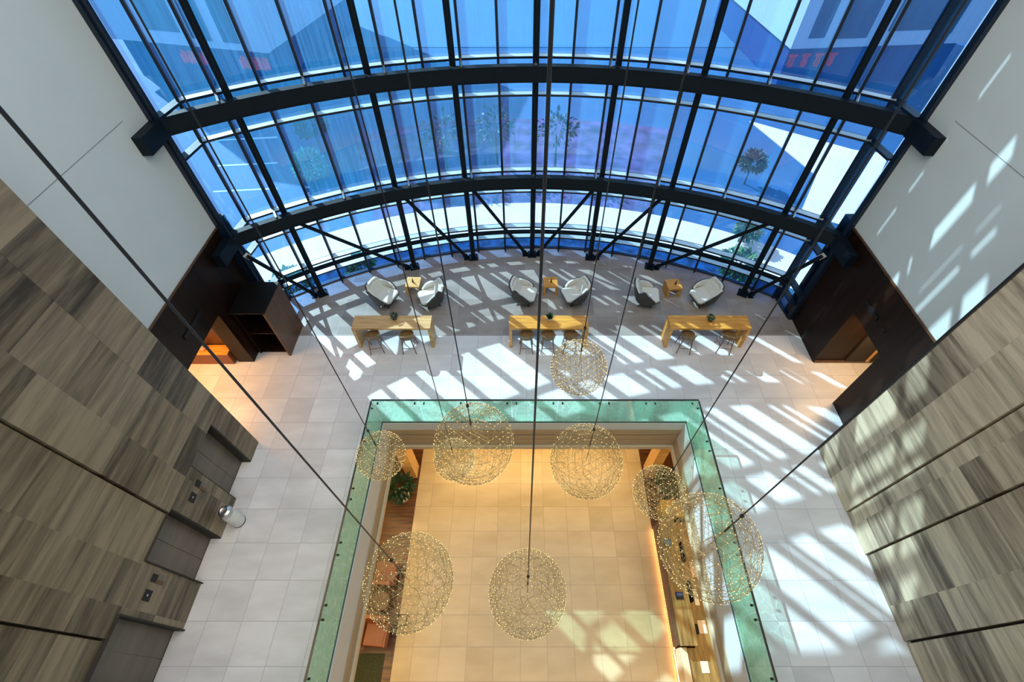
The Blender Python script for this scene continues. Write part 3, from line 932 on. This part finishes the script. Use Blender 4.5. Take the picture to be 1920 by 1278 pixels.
def lounge_chair():
    """local: front towards +y"""
    g = thing('lounge_chair', '', 'chair', (0, 0, 0), 0, 'black and cream lounge chairs')
    n = 28
    def prof(a):                      # a in degrees from the back centre
        if a < 0:                     # the far side has no wing, only a low arm
            a = -a
            for u, h, v, k in ((0, .82, 30, .82), (30, .82, 48, .66), (48, .66, 90, .58), (90, .58, 122, .44)):
                if u <= a <= v:
                    return h + (k - h) * (a - u) / (v - u)
        b = abs(a)
        pts = [(0, .82), (26, .82), (36, .74), (46, .68), (56, .80), (68, .92), (78, .88), (90, .70), (104, .56), (122, .44)]
        for (u, h), (v, k) in zip(pts[:-1], pts[1:]):
            if u <= b <= v:
                t = (b - u) / (v - u); t = t * t * (3 - 2 * t)
                return h + (k - h) * t
        return .40
    def pt(a, h, off):
        t = R(-90 + a)
        k = (h - .30)
        ex = 1 + k * .22 + max(0, h - .62) * .5
        ex -= max(0, .30 - h) * 1.6
        rx, ry = (.325 + off) * ex, (.30 + off) * (1 + k * .55)
        sq = .82
        ry *= 1 - max(0, .30 - h) * 1.5
        cx_, cy_ = cos(t), sin(t)
        return (rx * math.copysign(abs(cx_) ** sq, cx_), ry * math.copysign(abs(cy_) ** sq, cy_) , h)
    A = [-122 + 244 * i / n for i in range(n + 1)]
    def surf(off, z0, lower=1.0, dz=0):
        vs = []; rows = 7
        for a in A:
            top = prof(a) + dz
            for j in range(rows):
                h = z0 + (top - z0) * j / (rows - 1)
                vs.append(pt(a, h, off))
        return vs, rows
    for nm, mt, o1, o2, dz in (('outer_shell', 'shellblack', .012, .045, 0), ('inner_padding', 'cream_leather', -.04, .008, .012)):
        zb = .15 if nm == 'outer_shell' else .30
        v1, rows = surf(o1, zb, dz=dz); v2, _ = surf(o2, zb, dz=dz)
        b = len(v1); fs = []
        for i in range(n):
            for j in range(rows - 1):
                k = i * rows + j; q = k + rows
                fs.append((k, q, q + 1, k + 1)); fs.append((b + k, b + k + 1, b + q + 1, b + q))
            k = i * rows + rows - 1; q = k + rows
            fs.append((k, q, b + q, b + k))
            k = i * rows; q = k + rows
            fs.append((k, b + k, b + q, q))
        for i in (0, n):
            for j in range(rows - 1):
                k = i * rows + j
                fs.append((k, k + 1, b + k + 1, b + k) if i == 0 else (k, b + k, b + k + 1, k + 1))
        MB().add(v1 + v2, fs).build(nm, mt, g, smooth=True)
    sh = [(-.27, -.25), (.27, -.25), (.28, .28), (.22, .36), (-.22, .36), (-.28, .28)]
    MB().hull([(a * .72, b * .75, .15) for a, b in sh], [(a * 1.06, b * 1.04, .345) for a, b in sh]).build('seat_pan', 'shellblack', g, bevel=.01)
    MB().hull([(a * .99, b * .99, .345) for a, b in sh], [(a * .97, b * .97, .43) for a, b in sh]).build('seat_cushion', 'cream_leather', g, bevel=.02)
    MB().hull([(-.24, -.21, .43), (.24, -.21, .43), (.24, -.12, .43), (-.24, -.12, .43)], [(-.25, -.335, .72), (.25, -.335, .72), (.25, -.28, .72), (-.25, -.28, .72)]).build('back_cushion', 'cream_leather', g, bevel=.02)
    MB().tube((0, 0, .05), (0, 0, .16), .025, n=10).build('stem', 'chrome', g)
    for k in range(4):
        t = pi / 4 + k * pi / 2
        MB().bar((0, 0, .055), (.28 * cos(t), .28 * sin(t), .025), .03, .022).build('base_prong', 'chrome', g)
    return g
lc = [(-4.58, 10.36, -22, 'lounge chair at the far left, its cream seat turned towards the middle'),
      (-3.02, 10.32, -157, 'lounge chair right of the pale cube table, its charcoal back to the centre'),
      (.06, 10.42, -14, 'lounge chair left of the middle cube table, showing its charcoal side'),
      (1.74, 10.42, -160, 'lounge chair right of the middle cube table, facing down left'),
      (4.12, 10.36, -8, 'lounge chair left of the right cube table, mostly charcoal shell'),
      (6.02, 10.36, -160, 'lounge chair at the far right near the timber wall, cream seat open')]
c0 = None
for x, y, a, lab in lc:
    if c0 is None:
        c0 = lounge_chair(); c0.scale = (1.13, 1.13, 1.08); c0.location = (x, y, 0); c0.rotation_euler = (0, 0, R(a - 90)); c0['label'] = lab
    else:
        c1_ = dup(c0, (x, y, 0), R(a - 90), lab)
        if a < -90:
            c1_.scale = (-1.13, 1.13, 1.08)

# dark timber cabinet beside the left wall
g = thing('timber_cabinet', 'tall dark timber cabinet with black top against the left timber wall', 'cabinet', (-7.62, 8.8, 0))
MB().box(-7.17, -7.11, 8.20, 9.40, 0, 2.0).build('side_panel', 'dkwood_hi', g)
MB().box(-8.10, -7.17, 9.34, 9.40, 0, 2.0).build('back_panel', 'dkwood', g)
MB().box(-8.10, -8.04, 8.30, 9.34, 0, 2.0).build('wall_panel', 'dkwood', g)
MB().box(-8.10, -7.11, 8.20, 9.40, 2.0, 2.04).build('cabinet_top', 'blackwood', g)
MB().box(-8.04, -7.17, 8.34, 9.34, .92, .96).build('shelf', 'dkwood', g)
MB().box(-8.04, -7.17, 8.34, 9.34, .0, .06).build('floor_board', 'dkwood', g)

# linear slots in the timber walls
tag(MB().box(XL + -.03, XL + .0, 6.75, 7.55, 2.80, 2.92).build('wall_vent', 'black'), 'long black vent slot in the dark left timber wall', 'vent')
tag(MB().box(XR + .0, XR + .03, 7.30, 7.90, 2.84, 2.96).build('wall_vent', 'black'), 'long black vent slot in the dark right timber wall', 'vent')
tag(MB().box(XR + .0, XR + .03, 6.93, 7.03, 2.84, 2.94).build('wall_sensor', 'black'), 'small black sensor beside the vent slot in the right timber wall', 'sensor')

# lift call panels and screens between the doors
def call_set(y, zc, lab_a, lab_b, SL=SL):
    g = thing('call_panel', lab_a, 'panel', (SL, y - .28, zc), 0, 'square lift call panels')
    MB().box(SL + .0, SL + .012, y - .37, y - .19, zc - .10, zc + .10).build('plate', 'black', g)
    MB().tube((SL + .01, y - .28, zc + .02), (SL + .02, y - .28, zc + .02), .02, n=12).build('button', 'chrome', g)
    g = thing('lift_indicator', lab_b, 'sign', (SL, y, zc), 0, 'lift floor indicators')
    MB().box(SL + .0, SL + .014, y - .06, y + .07, zc - .05, zc + .10).build('display', 'black', g)
    MB().box(SL + .0, SL + .010, y - .02, y + .10, zc - .26, zc - .07).build('plate', 'door', g)
    MB().box(SL + .0, SL + .016, y - .06, y + .0, zc - .30, zc - .05).build('blade', 'dkwood_hi', g)
call_set(3.72, 1.62, 'square black lift call panel between the two upper lift doors', 'small lift indicator above the litter bin, between the two upper lift doors')
call_set(1.93, 1.58, 'square black lift call panel between the two lower lift doors', 'small lift indicator between the two lower lift doors', SL - .05)
g = thing('litter_bin', 'cylindrical litter bin with polished steel rim standing by the lift doors', 'bin', (-6.80, 3.42, 0))
MB().lathe([(.14, 0), (.145, .02), (.145, .66), (.14, .68)], (-6.80, 3.42, 0), 28).build('body', 'white', g, smooth=True)
MB().lathe([(.147, 0), (.15, .02), (.147, .035)], (-6.80, 3.42, 0), 28).build('base_ring', 'black', g, smooth=True)
MB().lathe([(.15, .66), (.152, .70), (.13, .77), (.08, .80), (.06, .79)], (-6.80, 3.42, 0), 28).build('domed_lid', 'chrome', g, smooth=True)

# lit passage furniture at the left
g = thing('console_desk', 'low reddish timber desk in the lit passage behind the left opening', 'desk', (-9.7, 8.0, 0))
MB().box(-10.8, -8.72, 7.90, 8.20, 0, .50).build('desk_front', 'tan_leather', g)
MB().box(-10.82, -8.70, 7.88, 8.22, .50, .54).build('desk_top', 'oak', g)
g = thing('table_lamp', 'small glowing lamp with white cone shade on the passage desk', 'lamp', (-9.85, 8.05, .54))
MB().lathe([(.05, 0), (.06, .02), (.015, .04), (.012, .25)], (-9.85, 8.05, .54), 16).build('base', 'chrome', g, smooth=True)
MB().lathe([(.12, .22), (.04, .38)], (-9.85, 8.05, .54), 20).build('lamp_shade', 'shade', g, smooth=True)
g = thing('vase', 'pale rounded vase on the passage desk', 'vase', (-9.45, 8.05, .54))
MB().lathe([(.04, 0), (.07, .03), (.085, .10), (.05, .18), (.035, .22), (.045, .24)], (-9.45, 8.05, .54), 18).build('body', 'cream', g, smooth=True)
m = MB(); leafball(m, (-9.45, 8.05, .85), .10, 40, .02, .08, random.Random(5)); m.build('flowers', 'leaf', g)

# ---------------------------------------------------------------- wire globe pendants
def geodesic(f):
    t = (1 + sqrt(5)) / 2
    V0 = [Vector(v).normalized() for v in [(-1, t, 0), (1, t, 0), (-1, -t, 0), (1, -t, 0), (0, -1, t), (0, 1, t), (0, -1, -t), (0, 1, -t), (t, 0, -1), (t, 0, 1), (-t, 0, -1), (-t, 0, 1)]]
    F0 = [(0, 11, 5), (0, 5, 1), (0, 1, 7), (0, 7, 10), (0, 10, 11), (1, 5, 9), (5, 11, 4), (11, 10, 2), (10, 7, 6), (7, 1, 8), (3, 9, 4), (3, 4, 2), (3, 2, 6), (3, 6, 8), (3, 8, 9), (4, 9, 5), (2, 4, 11), (6, 2, 10), (8, 6, 7), (9, 8, 1)]
    key = {}; vs = []; es = set()
    def vid(p):
        p = p.normalized(); k = (round(p.x, 4), round(p.y, 4), round(p.z, 4))
        if k not in key:
            key[k] = len(vs); vs.append(p)
        return key[k]
    for a, b, c in F0:
        A, B, C_ = V0[a], V0[b], V0[c]; g = {}
        for i in range(f + 1):
            for j in range(f + 1 - i):
                g[i, j] = vid(A * (f - i - j) + B * i + C_ * j)
        for i in range(f):
            for j in range(f - i):
                p, q, r = g[i, j], g[i + 1, j], g[i, j + 1]
                for u, v in ((p, q), (q, r), (r, p)):
                    es.add((min(u, v), max(u, v)))
    return vs, es
def globe_meshes(rad, f, wr):
    tilt = Matrix.Rotation(R(31.7), 3, 'X')
    vs, es = geodesic(f); vs = [tilt @ v for v in vs]
    m = MB()
    for a, b in es:
        m.tube(vs[a] * rad, vs[b] * rad, wr, n=3, caps=False)
        if (a * 7 + b) % 3 == 0:
            m.tube(vs[a] * rad, vs[b] * rad * .90, wr * .8, n=3, caps=False)
    vi, ei = geodesic(max(3, f - 2)); vi = [tilt @ v for v in vi]
    for a, b in ei:
        m.tube(vi[a] * rad * .86, vi[b] * rad * .86, wr * .75, n=3, caps=False)
    l = MB()
    s = wr * 2.0
    pts = list(vs) + [(vs[a] + vs[b]).normalized() for a, b in es if (a + 3 * b) % 5 < 1]
    for v in pts:
        q = v * rad * 1.01
        l.add([q + Vector(d) * s for d in ((1, 0, 0), (-1, 0, 0), (0, 1, 0), (0, -1, 0), (0, 0, 1), (0, 0, -1))],
              [(0, 2, 4), (2, 1, 4), (1, 3, 4), (3, 0, 4), (2, 0, 5), (1, 2, 5), (3, 1, 5), (0, 3, 5)])
    return m, l
cPITCH, sPITCH = cos(R(PITCH)), sin(R(PITCH))
def globe(x, y, z, rad, f, lab):
    g = thing('wire_globe_pendant', lab, 'pendant lamp', (x, y, z), 0, 'geodesic wire globe pendants')
    m, l = globe_meshes(rad, f, .0025)
    fr = m.build('wire_sphere', 'wire'); fr.parent = g
    ld = l.build('led_points', 'led'); ld.parent = g; ld['kind'] = 'stuff'
    c = MB().tube((0, 0, rad), (0, 0, ZTOP - z), .0075, n=8).tube((0, 0, rad + .0), (0, 0, rad + .16), .013, n=8).build('suspension_cable', 'cable'); c.parent = g
    c = MB().lathe([(.008, 0), (.022, .015), (.022, .05), (.008, .065)], (0, 0, rad + .55), 10).build('cable_gripper', 'cable', smooth=True); c.parent = g
    c = MB().tube((0, 0, 0), (0, 0, rad), .006, n=6).build('inner_stem', 'wire'); c.parent = g
    c = MB().tube((0, 0, ZTOP - z - .03), (0, 0, ZTOP - z), .07, n=16).build('ceiling_rose', 'cable'); c.parent = g
    return g
GL = [ # u, v, radius in px, metres, frequency, label   (turned into a place in the room along its sight line)
    (1085, 688, 52, .445, 5, 'wire globe pendant hanging highest up the photo, in front of the middle bar table'),
    (889, 830, 74, .635, 5, 'large wire globe pendant over the far left part of the opening'),
    (852, 860, 38, .445, 5, 'smaller golden wire globe pendant overlapping a larger one at the far left of the opening'),
    (1099, 863, 67, .635, 5, 'large wire globe pendant over the far right part of the opening'),
    (715, 853, 44, .445, 5, 'small wire globe pendant crossing the left glass balustrade'),
    (767, 1088, 82, .635, 5, 'large bright wire globe pendant above the timber strip at the left'),
    (989, 1110, 72, .635, 5, 'large wire globe pendant near the bottom centre over the bare tiles'),
    (1329, 1022, 92, .635, 5, 'largest looking wire globe pendant, crossing the right glass balustrade'),
    (1236, 922, 48, .445, 5, 'small wire globe pendant in front of the plant at the right of the opening')]
for u, v, rp, rad, f, lab in GL:
    a, b = (u - UC) / FPX, (VC - v) / FPX
    t = rad * FPX / rp
    globe(a * t, (cPITCH + b * sPITCH) * t, CAMH + (-sPITCH + b * cPITCH) * t, rad, f, lab)

# ---------------------------------------------------------------- outside
ZG = -4.5
struct('ground_road', MB().box(-90, 90, 9.0, 130, ZG - .4, ZG), 'road')
def sector(r0, r1, a0, a1, z0, z1, n=40):
    return MB().arcbox((CX, CY), r0, r1, a0, a1, z0, z1, n)
struct('ground_planting_bed', sector(15.0, 20.9, -60, 60, ZG, ZG + .04), 'bed')
struct('ground_pavement', sector(20.9, 23.4, -75, 75, ZG, ZG + .07), 'pave')
struct('ground_gravel_bed', sector(23.4, 33.0, -21, 17, ZG, ZG + .04), 'mulch')
def gp(u, v):
    a, b = (u - UC) / FPX, (VC - v) / FPX
    t = (ZG - CAMH) / (-sPITCH + b * cPITCH)
    return (a * t, (cPITCH + b * sPITCH) * t)
struct('ground_sunlit_patch', MB().prism([gp(1405, 228), (gp(1600, 282)), gp(1668, 290), gp(1600, 430), gp(1500, 400), gp(1530, 330)], ZG, ZG + .06), 'pave')  # pale polygon follows the sunlit part of the paving, sun put into its shape
struct('ground_plaza', MB().box(-26, 28, 44, 120, ZG, ZG + .05), 'plaza')
struct('wall_building_end', MB().box(-12.6, -8.7, 9.8, 10.6, ZG, ZTOP).box(9.4, 13.2, 9.8, 10.6, ZG, ZTOP), 'facade')
for i in range(3):
    tag(MB().prism([gp(x, y) for x, y in [(400, 262 + i * 48), (520, 256 + i * 48), (520, 258.5 + i * 48), (400, 264.5 + i * 48)]], ZG, ZG + .01).build('lane_line', 'lane'),
        'pale road marking on the blue road left outside, ' + ('farthest', 'middle', 'nearest')[i] + ' of three', 'road marking', 'road markings')

def building(name, lab, x0, x1, y, rot, wins, signs):
    g = thing('shop_building', lab, 'building', ((x0 + x1) / 2, y, ZG))
    MB().box(x0, x1, y, y + 14, -1.6, 12).build('facade_wall', 'facade', g)
    MB().box(x0 + .3, x1 - .3, y + .5, y + 14, ZG, -1.6).build('shopfront', 'shopfront', g)
    for (a, b, zb) in wins:
        MB().box(a, b, y - .04, y + .1, zb, 9.5).build('window', 'winglass', g)
    k = 0
    for (a, b) in signs:
        m = MB(); rnd = random.Random(k + 1); k += 1
        w_ = (b - a) / 4
        for i in range(4):
            xx = a + i * w_
            m.box(xx + .1, xx + w_ - .25, y + .42, y + .5, -2.35, -2.15)
            m.box(xx + .25, xx + .55, y + .42, y + .5, -3.0, -2.2)
            m.box(xx + w_ - .7, xx + w_ - .4, y + .42, y + .5, -3.1, -2.4)
            m.box(xx + .2, xx + w_ - .35, y + .42, y + .5, -2.9, -2.72)
        m.build('red_sign', 'redsign', g)
    g.rotation_euler = (0, 0, rot)
building('b', 'pale building with tall dark windows and red shop signs, outside at the upper left', -31, -18.0, 36.6, R(-12), [(-27.4, -24.6, -.7), (-23.8, -23.2, -1.0), (-22.9, -22.2, -1.1), (-21.3, -20.0, -1.1)], [(-26.0, -23.6), (-21.0, -18.6)])
building('b', 'pale building with tall dark windows and a red shop sign, outside at the upper right', 19.4, 33, 36.6, R(5), [(20.4, 21.6, -.9), (22.4, 24.8, -1.0), (26.2, 29.6, -.6), (30.2, 31.2, -.9)], [(19.7, 23.8)])
g = thing('distant_block', 'long low pale block far away outside behind the plaza', 'building', (2, 70, ZG))
MB().box(-18, 22, 70, 80, ZG, 4).build('facade_wall', 'facade', g)
m = MB()
for i in range(9):
    m.box(-16 + i * 4.2, -14 + i * 4.2, 69.9, 70.1, ZG + 1, 3)
m.build('window_band', 'winglass', g)

def tree(x, y, h, r, lab, mat, n=420, group='trees and shrubs outside'):
    rnd = random.Random(int(abs(x * 31 + y * 7)))
    g = thing('garden_tree' if h > 2 else 'garden_shrub', lab, 'tree' if h > 2 else 'shrub', (x, y, ZG), 0, group)
    z0 = ZG
    m = MB().tube((x, y, z0), (x, y, z0 + h * .6), .05 * h / 2, .02 * h / 2, n=8)
    for k in range(5):
        t = rnd.uniform(0, 6.28)
        m.tube((x, y, z0 + h * .4), (x + r * .6 * cos(t), y + r * .6 * sin(t), z0 + h * .8), .02, .01, n=5)
    m.build('trunk', 'bark', g)
    m = MB(); leafball(m, (x, y, z0 + h * .68), r, n, .10, .32, rnd)
    m.build('crown', mat, g)
q = gp(603, 285); tree(q[0], q[1], 2.6, .9, 'dark leafy tree outside beyond the left of the glass front', 'leaf_dim')
q = gp(590, 335); tree(q[0], q[1], 1.4, .9, 'teal coloured shrub outside below the dark leafy tree', 'leaf_teal')
q = gp(1400, 455); tree(q[0] - .2, q[1], 1.2, .5, 'bright green shrub outside behind the right glass by the pale pavement', 'leaf_ext')
q = gp(563, 562); tree(q[0], q[1], 1.2, .9, 'green shrub right outside the low glass at the far left', 'leaf_ext')
q = gp(1375, 520); tree(q[0], q[1], 1.2, .8, 'green shrub right outside the low glass at the far right', 'leaf_ext')
q = gp(655, 527); tree(q[0] + .6, q[1] + .4, .9, .55, 'small shrub outside the low glass beside the far left column', 'leaf_ext')
q = gp(1395, 345); tree(q[0], q[1], 2.1, .6, 'dark tree outside beyond the right of the glass front', 'leaf_dim')
for i, (x, y) in enumerate(((-4.6, 25.0), (-1.6, 25.6), (2.0, 25.2))):
    tree(x, y, 3.7, 1.15, 'slender tree on the gravel bed outside, ' + ('left', 'middle', 'right')[i] + ' one of the row', 'leaf_dim', 150)
